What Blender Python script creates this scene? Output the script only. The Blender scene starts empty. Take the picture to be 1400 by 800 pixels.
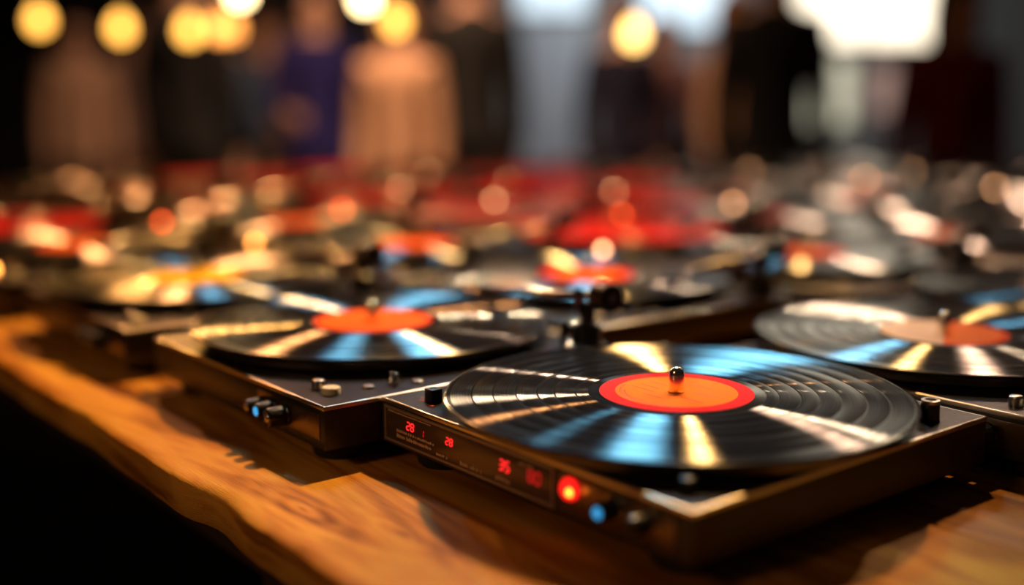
import bpy, bmesh, math, random
from mathutils import Vector, Matrix
random.seed(7)
D2R = math.pi / 180
sc = bpy.context.scene
COL = sc.collection

# ------------------------------------------------------------------ camera, world, light, exposure
TZ = 0.92                      # table top
CAMZ = TZ + 0.25
FPX, HORIZON = 1600.0, 127.0
PITCH = math.atan((400 - HORIZON) / FPX)
cam_d = bpy.data.cameras.new('camera')
cam_d.sensor_width = 36.0
cam_d.lens = 36.0 * FPX / 1400.0
cam_d.clip_start = 0.02
cam_d.dof.use_dof = True
cam_d.dof.focus_distance = 0.765
cam_d.dof.aperture_fstop = 1.34
cam = bpy.data.objects.new('camera', cam_d)
COL.objects.link(cam)
cam.location = (0, 0, CAMZ)
cam.rotation_euler = (math.pi / 2 - PITCH, 0, 0)
sc.camera = cam
sc.view_settings.view_transform = 'Standard'
sc.view_settings.look = 'None'
sc.view_settings.exposure = 0.0
sc.view_settings.gamma = 1.0
sc.view_settings.use_curve_mapping = False

wd = bpy.data.worlds.new('hall_ambient')
sc.world = wd
wd.use_nodes = True
wd.node_tree.nodes['Background'].inputs[0].default_value = (0.55, 0.40, 0.34, 1)
wd.node_tree.nodes['Background'].inputs[1].default_value = 0.020

AIM = Vector((0.107, 0.739, TZ + 0.06))      # the nearest record: default aim of the unseen lights

AIM2 = Vector((-0.119, 0.982, TZ + 0.06))    # the second record


def lamp(name, az, el, dist, watts, color, size=0.1, kind='AREA', size_y=None, spot=None, blend=0.5, aim=AIM, spread=None):
    """a real lamp or skylight of the hall hung at azimuth / elevation as seen from the near record"""
    l = bpy.data.lights.new(name, kind)
    l.energy = watts
    l.color = color
    if kind == 'AREA':
        l.shape = 'RECTANGLE' if size_y else 'DISK'
        l.size = size
        if size_y:
            l.size_y = size_y
        if spread:
            l.spread = spread * D2R
    else:
        l.shadow_soft_size = size
    if kind == 'SPOT':
        l.spot_size = spot * D2R
        l.spot_blend = blend
    o = bpy.data.objects.new(name, l)
    COL.objects.link(o)
    a, e = az * D2R, el * D2R
    d = Vector((math.cos(e) * math.cos(a), math.cos(e) * math.sin(a), math.sin(e)))
    o.location = aim + d * dist
    o.rotation_euler = (-d).to_track_quat('-Z', 'Y').to_euler()
    return o


WARM = (1.0, 0.60, 0.26)
CREAM = (1.0, 0.72, 0.45)
BLUE = (0.22, 0.68, 1.0)
lamp('warm_key_spotlight', 50, 58, 2.6, 390, (1.0, 0.54, 0.16), 0.05, 'SPOT', spot=44, blend=1.0, aim=Vector((-0.40, 1.10, TZ)))
lamp('warm_lamp_low', 106, 15, 3.2, 0.14, CREAM, 0.07, aim=AIM + Vector((0.05, -0.03, 0)), spread=8)  # unseen, added to lay a narrow bar across the nearest record
lamp('warm_lamp_right', 52, 30, 3.0, 0.17, CREAM, 0.06, aim=AIM + Vector((-0.02, 0.04, 0)), spread=9.5)  # unseen, beam narrowed to the nearest record for its right-hand streak
lamp('warm_lamp_camera_side', 215, 28, 2.6, 8, (1.0, 0.55, 0.25), 0.35)  # added fill from behind the camera for the front faces
lamp('skylight_blue', 89, 46, 3.4, 0.55, BLUE, 0.34, size_y=0.5, aim=AIM + Vector((0.02, -0.05, 0)), spread=18)  # unseen, beam narrowed to put a blue streak on the nearest record
lamp('skylight_blue_left', 104, 46, 3.2, 0.075, BLUE, 0.26, size_y=0.5, aim=AIM2 + Vector((0.0, 0.10, 0)), spread=9)  # added beam, only for the blue streak of the second record
lamp('orange_lamp_low', 113, 12, 3.0, 0.10, (1.0, 0.42, 0.10), 0.09, aim=AIM2 + Vector((0.04, -0.03, 0)), spread=10)  # added unseen beam for the orange bar on the second record
lamp('hall_lamp_far', 125, 50, 2.4, 7.2, (1.0, 0.40, 0.13), 0.10, aim=Vector((-0.25, 2.25, TZ)), spread=75)  # added out of view: fills the far left rows, streaks the near records
lamp('hall_lamp_right', 60, 50, 2.4, 4.2, (1.0, 0.62, 0.40), 0.08, aim=Vector((0.72, 2.0, TZ)), spread=52)  # added out-of-view fill over the right-hand rows
lamp('hall_lamp_crowd', 270, 50, 2.3, 34, (1.0, 0.60, 0.36), 0.8, aim=Vector((-0.5, 5.5, 1.1)), spread=100)  # added fill that brightens the visitors from the front
lamp('daylight_back_wall', 250, 35, 3.0, 40, (0.86, 0.92, 1.0), 1.2, aim=Vector((2.0, 12.3, 1.3)))  # added fill inside the hall, brightens the back wall

# ------------------------------------------------------------------ materials
def nt(name):
    m = bpy.data.materials.new(name)
    m.use_nodes = True
    t = m.node_tree
    return m, t, t.nodes['Principled BSDF'], t.nodes['Material Output']


def mat(name, color, rough=0.5, metal=0.0, emit=None, strength=0.0, spec=0.5, bump=0.0, bscale=200, trans=0.0):
    m, t, b, o = nt(name)
    b.inputs['Base Color'].default_value = (*color, 1)
    b.inputs['Roughness'].default_value = rough
    b.inputs['Metallic'].default_value = metal
    b.inputs['Specular IOR Level'].default_value = spec
    if trans:
        b.inputs['Transmission Weight'].default_value = trans
    if emit:
        b.inputs['Emission Color'].default_value = (*emit, 1)
        b.inputs['Emission Strength'].default_value = strength
    n = t.nodes.new('ShaderNodeTexNoise')
    n.inputs['Scale'].default_value = bscale
    tc = t.nodes.new('ShaderNodeTexCoord')
    t.links.new(tc.outputs['Object'], n.inputs['Vector'])
    mr = t.nodes.new('ShaderNodeMapRange')
    mr.inputs['To Min'].default_value = max(0.02, rough * 0.85)
    mr.inputs['To Max'].default_value = min(1, rough * 1.15)
    t.links.new(n.outputs['Fac'], mr.inputs['Value'])
    t.links.new(mr.outputs['Result'], b.inputs['Roughness'])
    if bump:
        bp = t.nodes.new('ShaderNodeBump')
        bp.inputs['Strength'].default_value = bump
        bp.inputs['Distance'].default_value = 0.001
        t.links.new(n.outputs['Fac'], bp.inputs['Height'])
        t.links.new(bp.outputs['Normal'], b.inputs['Normal'])
    return m


def math_node(t, op, a, b=None, clamp=False):
    n = t.nodes.new('ShaderNodeMath')
    n.operation = op
    n.use_clamp = clamp
    for i, v in enumerate((a, b)):
        if v is None:
            continue
        if isinstance(v, (int, float)):
            n.inputs[i].default_value = v
        else:
            t.links.new(v, n.inputs[i])
    return n.outputs[0]


def radius_socket(t):
    tc = t.nodes.new('ShaderNodeTexCoord')
    sp = t.nodes.new('ShaderNodeSeparateXYZ')
    t.links.new(tc.outputs['Object'], sp.inputs[0])
    x2 = math_node(t, 'MULTIPLY', sp.outputs[0], sp.outputs[0])
    y2 = math_node(t, 'MULTIPLY', sp.outputs[1], sp.outputs[1])
    return math_node(t, 'SQRT', math_node(t, 'ADD', x2, y2))


GAPS = (0.0655, 0.0790, 0.0905, 0.1040, 0.1190, 0.1330)


def vinyl(name, color, rough_diff=0.5, gain=1.0):
    m, t, b, o = nt(name)
    r = radius_socket(t)
    # pressed tracks: broad bands of differing groove density, thin smooth gaps between them, smooth run-out and lead-in
    ramp = t.nodes.new('ShaderNodeValToRGB')
    ramp.color_ramp.interpolation = 'CONSTANT'
    stops = [(0.0, 0.0), (0.0575, 0.8)]
    lev = [1.0, 0.72, 0.95, 0.62, 1.0, 0.8, 0.9]
    for i, g in enumerate(GAPS):
        stops += [(g - 0.0005, 0.05), (g + 0.0005, lev[i])]
    stops += [(0.1465, 0.1)]
    el = ramp.color_ramp.elements
    while len(el) < len(stops):
        el.new(0.5)
    for e_, (p, v) in zip(el, stops):
        e_.position = p / 0.16
        e_.color = (v, v, v, 1)
    t.links.new(math_node(t, 'MULTIPLY', r, 1 / 0.16), ramp.inputs[0])
    nz = t.nodes.new('ShaderNodeTexNoise')
    nz.noise_dimensions = '1D'
    nz.inputs['Scale'].default_value = 1.0
    nz.inputs['Detail'].default_value = 3.0
    t.links.new(math_node(t, 'MULTIPLY', r, 900), nz.inputs['W'])
    nz2 = t.nodes.new('ShaderNodeTexNoise')
    nz2.noise_dimensions = '1D'
    nz2.inputs['Detail'].default_value = 1.0
    nz2.inputs['Scale'].default_value = 1.0
    t.links.new(math_node(t, 'MULTIPLY', r, 160), nz2.inputs['W'])
    fine = math_node(t, 'ADD', math_node(t, 'MULTIPLY', nz.outputs['Fac'], 0.9), 0.35)
    groove = math_node(t, 'MULTIPLY', ramp.outputs[0], fine, True)
    tan = t.nodes.new('ShaderNodeTangent')
    tan.direction_type = 'RADIAL'
    tan.axis = 'Z'
    gl = t.nodes.new('ShaderNodeBsdfAnisotropic')
    gl.distribution = 'BECKMANN'
    gl.inputs['Color'].default_value = (1, 1, 1, 1)
    gl.inputs['Roughness'].default_value = 0.30
    an = math_node(t, 'ADD', math_node(t, 'MULTIPLY', nz2.outputs['Fac'], 0.20), 0.69)
    t.links.new(an, gl.inputs['Anisotropy'])
    t.links.new(tan.outputs[0], gl.inputs['Tangent'])
    g2 = t.nodes.new('ShaderNodeBsdfAnisotropic')
    g2.inputs['Roughness'].default_value = 0.16
    g2.inputs['Anisotropy'].default_value = 0.0
    fr = t.nodes.new('ShaderNodeFresnel')
    fr.inputs['IOR'].default_value = 1.5
    df = t.nodes.new('ShaderNodeBsdfDiffuse')
    df.inputs['Color'].default_value = (*color, 1)
    mx = t.nodes.new('ShaderNodeMixShader')
    t.links.new(groove, mx.inputs[0])
    t.links.new(g2.outputs[0], mx.inputs[1])
    t.links.new(gl.outputs[0], mx.inputs[2])
    mx2 = t.nodes.new('ShaderNodeMixShader')
    t.links.new(math_node(t, 'MULTIPLY', fr.outputs[0], gain, True), mx2.inputs[0])
    t.links.new(df.outputs[0], mx2.inputs[1])
    t.links.new(mx.outputs[0], mx2.inputs[2])
    t.links.new(mx2.outputs[0], o.inputs['Surface'])
    return m


def label_mat(name, inner, ring, split=0.80, rad=0.050, half=None):
    m, t, b, o = nt(name)
    r = radius_socket(t)
    ramp = t.nodes.new('ShaderNodeValToRGB')
    ramp.color_ramp.interpolation = 'CONSTANT'
    ramp.color_ramp.elements[0].color = (*inner, 1)
    ramp.color_ramp.elements[1].position = split
    ramp.color_ramp.elements[1].color = (*ring, 1)
    t.links.new(math_node(t, 'MULTIPLY', r, 1 / rad), ramp.inputs[0])
    colour = ramp.outputs[0]
    if half:        # a bright reflection painted as flat colour over one half of the disc
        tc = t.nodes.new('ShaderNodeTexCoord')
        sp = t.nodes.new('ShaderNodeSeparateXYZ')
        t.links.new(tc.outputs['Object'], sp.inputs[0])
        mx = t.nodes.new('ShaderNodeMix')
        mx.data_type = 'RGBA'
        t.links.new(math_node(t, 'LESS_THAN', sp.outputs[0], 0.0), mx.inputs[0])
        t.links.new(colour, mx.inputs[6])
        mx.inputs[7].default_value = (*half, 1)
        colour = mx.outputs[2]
    t.links.new(colour, b.inputs['Base Color'])
    b.inputs['Roughness'].default_value = 0.8
    b.inputs['Specular IOR Level'].default_value = 0.04
    return m


def wood(name, c_dark, c_mid, c_light, seed, knots=()):
    m, t, b, o = nt(name)
    tc = t.nodes.new('ShaderNodeTexCoord')
    mp = t.nodes.new('ShaderNodeMapping')
    mp.inputs['Scale'].default_value = (1.6, 11.0, 11.0)
    mp.inputs['Location'].default_value = (seed * 3.1, seed * 1.7, seed)
    t.links.new(tc.outputs['Object'], mp.inputs[0])
    n1 = t.nodes.new('ShaderNodeTexNoise')
    n1.inputs['Scale'].default_value = 1.0
    n1.inputs['Detail'].default_value = 4
    n1.inputs['Distortion'].default_value = 0.9
    t.links.new(mp.outputs[0], n1.inputs['Vector'])
    wv = t.nodes.new('ShaderNodeMath')
    wv.operation = 'SINE'
    t.links.new(math_node(t, 'MULTIPLY', n1.outputs['Fac'], 42.0), wv.inputs[0])
    mp2 = t.nodes.new('ShaderNodeMapping')
    mp2.inputs['Scale'].default_value = (6, 260, 260)
    t.links.new(tc.outputs['Object'], mp2.inputs[0])
    n2 = t.nodes.new('ShaderNodeTexNoise')
    n2.inputs['Detail'].default_value = 3
    t.links.new(mp2.outputs[0], n2.inputs['Vector'])
    # large tone patches and knots
    n3 = t.nodes.new('ShaderNodeTexNoise')
    n3.inputs['Scale'].default_value = 7.0
    n3.inputs['Detail'].default_value = 2
    t.links.new(tc.outputs['Object'], n3.inputs['Vector'])
    s = math_node(t, 'ADD', math_node(t, 'MULTIPLY', wv.outputs[0], 0.20), math_node(t, 'MULTIPLY', n2.outputs['Fac'], 0.50))
    s = math_node(t, 'ADD', s, math_node(t, 'MULTIPLY', n3.outputs['Fac'], 0.75))
    # growth rings bend round each knot, whose heart is dark
    for (kx, ky, kr) in knots:
        mk = t.nodes.new('ShaderNodeMapping')
        mk.inputs['Location'].default_value = (-kx * 0.6, -ky * 2.4, 0)
        mk.inputs['Scale'].default_value = (0.6, 2.4, 0)
        t.links.new(tc.outputs['Object'], mk.inputs[0])
        ln = t.nodes.new('ShaderNodeVectorMath')
        ln.operation = 'LENGTH'
        t.links.new(mk.outputs[0], ln.inputs[0])
        dd = math_node(t, 'ADD', ln.outputs['Value'], math_node(t, 'MULTIPLY', math_node(t, 'SUBTRACT', n1.outputs['Fac'], 0.5), 0.12))
        fall = math_node(t, 'POWER', 2.718, math_node(t, 'MULTIPLY', math_node(t, 'MULTIPLY', dd, dd), -1 / (kr * kr)))
        ring = math_node(t, 'MULTIPLY', math_node(t, 'SINE', math_node(t, 'MULTIPLY', dd, 420.0)), 0.13)
        s = math_node(t, 'ADD', s, math_node(t, 'MULTIPLY', ring, fall))
        heart = math_node(t, 'POWER', 2.718, math_node(t, 'MULTIPLY', math_node(t, 'MULTIPLY', dd, dd), -1 / (kr * kr * 0.07)))
        s = math_node(t, 'SUBTRACT', s, math_node(t, 'MULTIPLY', heart, 0.55))
    s = math_node(t, 'SUBTRACT', s, 0.12, True)
    ramp = t.nodes.new('ShaderNodeValToRGB')
    e = ramp.color_ramp.elements
    e[0].position = 0.12
    e[0].color = (*c_dark, 1)
    e[1].position = 0.85
    e[1].color = (*c_light, 1)
    k = e.new(0.45)
    k.color = (*c_mid, 1)
    t.links.new(s, ramp.inputs[0])
    t.links.new(ramp.outputs[0], b.inputs['Base Color'])
    b.inputs['Roughness'].default_value = 0.52
    b.inputs['Specular IOR Level'].default_value = 0.10
    bp = t.nodes.new('ShaderNodeBump')
    bp.inputs['Strength'].default_value = 0.35
    bp.inputs['Distance'].default_value = 0.002
    t.links.new(s, bp.inputs['Height'])
    t.links.new(bp.outputs['Normal'], b.inputs['Normal'])
    return m


M = {}
M['chassis'] = mat('dark_bronze_metal', (0.055, 0.043, 0.036), 0.45, 0.5, bump=0.05, bscale=900)
M['black_chassis'] = mat('black_lacquer_metal', (0.030, 0.026, 0.026), 0.34, 0.4, bump=0.05, bscale=900)
M['plate'] = mat('dark_satin_plate', (0.014, 0.012, 0.016), 0.36, 0.0, spec=0.25)
M['edge'] = mat('polished_edge_trim', (0.75, 0.68, 0.60), 0.30, 1.0)
M['rubber'] = mat('black_rubber', (0.012, 0.011, 0.011), 0.75)
M['plastic'] = mat('black_plastic', (0.012, 0.012, 0.013), 0.30)
M['chrome'] = mat('chrome', (0.85, 0.84, 0.83), 0.10, 1.0)
M['spindle_steel'] = mat('polished_spindle_steel', (0.9, 0.88, 0.86), 0.16, 1.0)
M['alu'] = mat('brushed_aluminium', (0.45, 0.42, 0.40), 0.30, 1.0)
M['brass_panel'] = mat('bronze_control_panel', (0.20, 0.15, 0.11), 0.30, 0.9)
M['smoke'] = mat('smoked_display_window', (0.10, 0.066, 0.046), 0.22, 0.35)
M['frame'] = mat('display_bezel', (0.30, 0.22, 0.17), 0.40, 0.3)
M['print'] = mat('tan_panel_print', (0.75, 0.56, 0.38), 0.6)
M['cream'] = mat('cream_button_cap', (0.75, 0.66, 0.48), 0.35)
M['digit'] = mat('red_display_segments', (0.2, 0.0, 0.0), 0.5, emit=(1.0, 0.018, 0.018), strength=1.5)
M['digit_dim'] = mat('dim_red_display_segments', (0.2, 0.0, 0.0), 0.5, emit=(1.0, 0.015, 0.018), strength=0.45)
M['led'] = mat('red_lamp_lens', (0.6, 0.01, 0.01), 0.25, emit=(1.0, 0.012, 0.008), strength=1.4)
M['led_core'] = mat('amber_lamp_core', (1, 0.4, 0.1), 0.25, emit=(1.0, 0.33, 0.03), strength=5.0)
M['pilot_amber'] = mat('amber_pilot_lens', (0.8, 0.3, 0.05), 0.3, emit=(1.0, 0.36, 0.06), strength=13)  # glow stands in for an amber glint on the decks
M['pilot_red'] = mat('red_pilot_lens', (0.8, 0.05, 0.02), 0.3, emit=(1.0, 0.10, 0.02), strength=12)  # glow stands in for a red glint on the decks
M['pilot_cream'] = mat('cream_pilot_lens', (0.9, 0.7, 0.5), 0.3, emit=(1.0, 0.47, 0.20), strength=13)  # glow stands in for a pale glint off chrome
M['blue_cap'] = mat('lit_blue_knob_cap', (0.05, 0.35, 0.70), 0.25, emit=(0.04, 0.40, 0.85), strength=0.9)  # glow stands in for a blue highlight on the knob
M['redprint'] = mat('red_deck_print', (0.65, 0.06, 0.05), 0.5)
M['vinyl'] = vinyl('black_grooved_vinyl', (0.006, 0.006, 0.007), gain=0.85)
M['vinyl_red'] = vinyl('translucent_red_vinyl', (0.70, 0.03, 0.03), gain=0.25)
M['vinyl_pink'] = vinyl('pink_vinyl', (0.62, 0.22, 0.26), gain=0.3)
M['mat'] = mat('platter_mat', (0.02, 0.02, 0.02), 0.8)
LAB = {
    'orange_red': label_mat('orange_label_red_ring', (0.98, 0.20, 0.012), (0.92, 0.012, 0.022), 0.79),
    'orange': label_mat('orange_label', (0.98, 0.16, 0.012), (0.95, 0.06, 0.02), 0.92),
    'yellow': label_mat('yellow_label', (1.0, 0.56, 0.015), (0.95, 0.48, 0.01), 0.9),
    'white_orange': label_mat('cream_and_orange_label', (0.86, 0.20, 0.05), (0.75, 0.08, 0.03), 0.88, half=(0.86, 0.66, 0.50)),  # cream half is a window reflection put into the colour
    'red': label_mat('red_label', (0.90, 0.02, 0.02), (0.75, 0.01, 0.02), 0.85),
    'pink': label_mat('pink_label', (0.85, 0.28, 0.30), (0.7, 0.2, 0.25), 0.85),
    'grey': label_mat('pale_grey_label', (0.55, 0.50, 0.48), (0.45, 0.40, 0.40), 0.85),
}
M['label_ink'] = mat('dark_orange_label_ink', (0.55, 0.055, 0.01), 0.6)

# ------------------------------------------------------------------ mesh helpers
def finish(name, bm, m, smooth=True, ang=35):
    bmesh.ops.recalc_face_normals(bm, faces=bm.faces[:])
    me = bpy.data.meshes.new(name)
    bm.to_mesh(me)
    bm.free()
    me.materials.append(m)
    if smooth:
        me.shade_smooth()
        me.set_sharp_from_angle(angle=ang * D2R)
    return me


def link(name, me, parent=None, loc=(0, 0, 0), rot=(0, 0, 0)):
    o = bpy.data.objects.new(name, me)
    COL.objects.link(o)
    o.location = loc
    o.rotation_euler = rot
    if parent:
        o.parent = parent
    return o


def empty(name, loc, rz=0):
    o = bpy.data.objects.new(name, None)
    COL.objects.link(o)
    o.location = loc
    o.rotation_euler = (0, 0, rz)
    o.empty_display_size = 0.05
    return o


def tag(o, label, cat, group=None):
    o['label'] = label
    o['category'] = cat
    if group:
        o['group'] = group
    return o


def add_box(bm, c, s, bevel=0.0, seg=2, rot=None):
    r = bmesh.ops.create_cube(bm, size=1.0)
    vs = r['verts']
    for v in vs:
        v.co = Vector((v.co.x * s[0], v.co.y * s[1], v.co.z * s[2]))
    if bevel:
        es = list({e for v in vs for e in v.link_edges})
        nb = bmesh.ops.bevel(bm, geom=es, offset=bevel, segments=seg, affect='EDGES', profile=0.6)
        vs = list({v for f in nb['faces'] for v in f.verts} | {v for v in vs if v.is_valid})
    mtx = Matrix.Translation(c) @ (rot.to_4x4() if rot else Matrix.Identity(4))
    for v in vs:
        v.co = mtx @ v.co


def add_lathe(bm, prof, seg=48, mtx=None, close=False):
    """surface of revolution about z; prof = [(r, z)...]; r = 0 ends close to a point"""
    rings = []
    for r, z in prof:
        if r < 1e-7:
            rings.append([bm.verts.new((0, 0, z))])
        else:
            rings.append([bm.verts.new((r * math.cos(2 * math.pi * k / seg), r * math.sin(2 * math.pi * k / seg), z)) for k in range(seg)])
    pairs = list(zip(rings, rings[1:]))
    if close:
        pairs.append((rings[-1], rings[0]))
    for a, b in pairs:
        for k in range(seg):
            k2 = (k + 1) % seg
            if len(a) == 1 and len(b) == 1:
                continue
            if len(a) == 1:
                bm.faces.new((a[0], b[k2], b[k]))
            elif len(b) == 1:
                bm.faces.new((a[k], a[k2], b[0]))
            else:
                bm.faces.new((a[k], a[k2], b[k2], b[k]))
    if mtx:
        for ring in rings:
            for v in ring:
                v.co = mtx @ v.co


def add_tube(bm, pts, rad, seg=12):
    pts = [Vector(p) for p in pts]
    rings = []
    for i, p in enumerate(pts):
        d = (pts[min(i + 1, len(pts) - 1)] - pts[max(i - 1, 0)]).normalized()
        q = d.to_track_quat('Z', 'Y')
        rr = rad[i] if isinstance(rad, (list, tuple)) else rad
        rings.append([bm.verts.new(p + q @ Vector((rr * math.cos(2 * math.pi * k / seg), rr * math.sin(2 * math.pi * k / seg), 0))) for k in range(seg)])
    for a, b in zip(rings, rings[1:]):
        for k in range(seg):
            bm.faces.new((a[k], a[(k + 1) % seg], b[(k + 1) % seg], b[k]))
    bm.faces.new(rings[0][::-1])
    bm.faces.new(rings[-1])


CACHE = {}


def cached(key, fn):
    if key not in CACHE:
        CACHE[key] = fn()
    return CACHE[key]


def lathe_mesh(name, prof, m, seg=48, mtx=None, close=False, ang=35):
    bm = bmesh.new()
    add_lathe(bm, prof, seg, mtx, close)
    return finish(name, bm, m, True, ang)


def box_mesh(name, boxes, m, bevel=0.001, seg=2):
    bm = bmesh.new()
    for b in boxes:
        add_box(bm, b[0], b[1], b[2] if len(b) > 2 else bevel, seg, b[3] if len(b) > 3 else None)
    return finish(name, bm, m)


# ------------------------------------------------------------------ plan of the tables: u runs along the near edge, v across it
CU, SU = math.cos(128.1 * D2R), math.sin(128.1 * D2R)
VX, VY = math.cos(38.1 * D2R), math.sin(38.1 * D2R)


def plan(v, u):
    return Vector((-0.617 * u + 0.787 * v + 0.225, 0.787 * u + 0.617 * v + 0.176, 0))


# ------------------------------------------------------------------ the setting
M['floor'] = mat('dark_hall_floor', (0.004, 0.003, 0.003), 0.9, spec=0.05, bscale=4)
M['wall_dark'] = mat('dark_brown_wall', (0.055, 0.040, 0.034), 0.8, bscale=6)
M['wall_pale'] = mat('pale_plaster_wall', (0.42, 0.40, 0.37), 0.85, bscale=5)
M['door'] = mat('pale_grey_door_paint', (0.62, 0.66, 0.70), 0.5)
M['win_cool'] = mat('cool_daylit_pane', (0.7, 0.8, 0.9), 0.3, emit=(0.72, 0.90, 1.0), strength=1.2)
M['win_warm'] = mat('warm_daylit_pane', (0.9, 0.8, 0.7), 0.3, emit=(1.0, 0.86, 0.64), strength=2.6)
M['win_cream'] = mat('cream_frosted_pane', (0.8, 0.78, 0.6), 0.4, emit=(0.86, 0.80, 0.58), strength=0.85)
M['win_pink'] = mat('pinkish_frosted_pane', (0.8, 0.6, 0.5), 0.4, emit=(0.85, 0.52, 0.42), strength=0.40)
M['trim'] = mat('dark_window_trim', (0.10, 0.075, 0.06), 0.5)


def struct(name, me, loc=(0, 0, 0)):
    o = link(name, me, None, loc)
    o['kind'] = 'structure'
    return o


struct('floor', box_mesh('floor', [((0, 6, -0.05), (18, 18, 0.1), 0.0)], M['floor']))
BW = 12.5
struct('wall_back', box_mesh('wall_back', [((-4.0, BW + 0.1, 2.0), (7.8, 0.2, 4.0), 0)], M['wall_dark']))
# pale half of the back wall: piers and spandrels around its openings
openings = [(0.05, 0.82, 1.97, 2.4, 'win_cool'), (1.33, 2.25, 1.80, 2.4, 'win_cool'), (2.95, 4.42, 1.66, 3.8, 'win_warm'),
            (3.02, 3.62, 0.80, 1.56, 'win_cream'), (3.78, 4.30, 0.92, 1.50, 'win_pink')]
piers = [((-0.02, BW + 0.1, 2.0), (0.14, 0.2, 4.0), 0), ((1.075, BW + 0.1, 2.0), (0.51, 0.2, 4.0), 0), ((2.60, BW + 0.1, 2.0), (0.70, 0.2, 4.0), 0),
         ((6.3, BW + 0.1, 2.0), (3.76, 0.2, 4.0), 0),
         ((0.435, BW + 0.1, 3.2), (0.77, 0.2, 1.6), 0), ((1.79, BW + 0.1, 3.2), (0.92, 0.2, 1.6), 0), ((3.685, BW + 0.1, 3.9), (1.47, 0.2, 0.2), 0), ((0.435, BW + 0.1, 0.985), (0.77, 0.2, 1.97), 0), ((1.79, BW + 0.1, 0.90), (0.92, 0.2, 1.80), 0),
         ((3.685, BW + 0.1, 0.40), (1.47, 0.2, 0.80), 0), ((3.685, BW + 0.1, 1.61), (1.47, 0.2, 0.10), 0),
         ((2.985, BW + 0.1, 1.18), (0.07, 0.2, 0.76), 0), ((3.70, BW + 0.1, 1.18), (0.16, 0.2, 0.76), 0), ((4.36, BW + 0.1, 1.18), (0.12, 0.2, 0.76), 0),
         ((4.04, BW + 0.1, 0.86), (0.52, 0.2, 0.12), 0), ((4.04, BW + 0.1, 1.53), (0.52, 0.2, 0.06), 0)]
struct('wall_back_pale', box_mesh('wall_back_pale', piers, M['wall_pale']))
for i, (x0, x1, z0, z1, k) in enumerate(openings):
    w = struct('window_%d' % (i + 1), box_mesh('window_pane', [(((x0 + x1) / 2, BW + 0.11, (z0 + z1) / 2), (x1 - x0, 0.012, z1 - z0), 0)], M[k]))
    t = 0.035
    fr = [(((x0 + x1) / 2, BW + 0.05, z0 + t / 2), (x1 - x0, 0.05, t), 0.004), (((x0 + x1) / 2, BW + 0.05, z1 - t / 2), (x1 - x0, 0.05, t), 0.004),
          ((x0 + t / 2, BW + 0.05, (z0 + z1) / 2), (t, 0.05, z1 - z0), 0.004), ((x1 - t / 2, BW + 0.05, (z0 + z1) / 2), (t, 0.05, z1 - z0), 0.004),
          (((x0 + x1) / 2, BW + 0.05, (z0 + z1) / 2), (t * 0.7, 0.04, z1 - z0), 0.004)]
    link('window_frame', box_mesh('window_frame', fr, M['trim']), w)
d = struct('door_1', box_mesh('door', [((0.42, BW - 0.03, 0.95), (0.72, 0.05, 1.9), 0.004)], M['door']))
link('door_handle', box_mesh('door_handle', [((0.70, BW - 0.075, 1.0), (0.10, 0.02, 0.02), 0.006), ((0.73, BW - 0.06, 1.0), (0.02, 0.03, 0.02), 0.004)], M['alu']), d)
struct('wall_left', box_mesh('wall_left', [((-7.9, 6, 2.0), (0.2, 13, 4.0), 0)], M['wall_dark']))
struct('wall_right', box_mesh('wall_right', [((8.1, 6, 2.0), (0.2, 13, 4.0), 0)], M['wall_dark']))
struct('trim_1', box_mesh('ceiling_beam', [((0, 3.92, 3.15), (15.8, 0.86, 0.18), 0.01)], M['trim']))

# ------------------------------------------------------------------ tables of thick planks
WOODS = [wood('honey_oak_plank', (0.16, 0.045, 0.006), (0.52, 0.20, 0.028), (0.74, 0.37, 0.055), 1.0, ((-0.615, 0.034, 0.040), (-0.54, 0.060, 0.022), (-0.98, 0.05, 0.03))),
         wood('brown_oak_plank', (0.12, 0.035, 0.006), (0.38, 0.14, 0.022), (0.56, 0.25, 0.05), 2.3),
         wood('amber_oak_plank', (0.13, 0.038, 0.006), (0.42, 0.16, 0.025), (0.60, 0.28, 0.055), 4.1)]
M['dark_wood'] = mat('dark_stained_wood', (0.05, 0.026, 0.014), 0.55, bscale=30, bump=0.2)
PT = 0.028


def hash1(k):
    return (math.sin(k * 127.1) * 43758.5453) % 1.0


def plank_mesh(u0, u1, v0, v1, m, live=False):
    """local x = -u, local y = v; live: the waney near edge has chips and waves"""
    bm = bmesh.new()
    n = int((u1 - u0) / 0.012) if live else 24
    prof = []
    e = 0.0025
    rows = []
    for i in range(n + 1):
        u = u0 + (u1 - u0) * i / n
        w = 0.0
        chip = 0.0
        if live:
            w = 0.0010 * math.sin(u * 23) + 0.0008 * math.sin(u * 57 + 1) + 0.0010 * (hash1(i) - 0.5)
            for (cu, cw, ca) in ((0.665, 0.030, 0.006), (0.685, 0.012, 0.004), (0.92, 0.04, 0.002), (1.45, 0.06, 0.002)):
                chip += ca * math.exp(-((u - cu) / cw) ** 2)
            w += chip * 0.7
        ring = [(v0 + w, -PT + e), (v0 + w * 0.9, -e - chip * 0.5), (v0 + w + e, -0.0006 - chip * 0.25), (v0 + w + e * 3.5, 0),
                (v1 - e, 0), (v1, -e), (v1, -PT + e), (v1 - e, -PT), (v0 + w + e, -PT)]
        rows.append([bm.verts.new((-u, vv, zz)) for vv, zz in ring])
    for a, b in zip(rows, rows[1:]):
        k = len(a)
        for j in range(k):
            bm.faces.new((a[j], a[(j + 1) % k], b[(j + 1) % k], b[j]))
    bm.faces.new(rows[0])
    bm.faces.new(rows[-1][::-1])
    return finish('plank', bm, m, True, 50)


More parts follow.
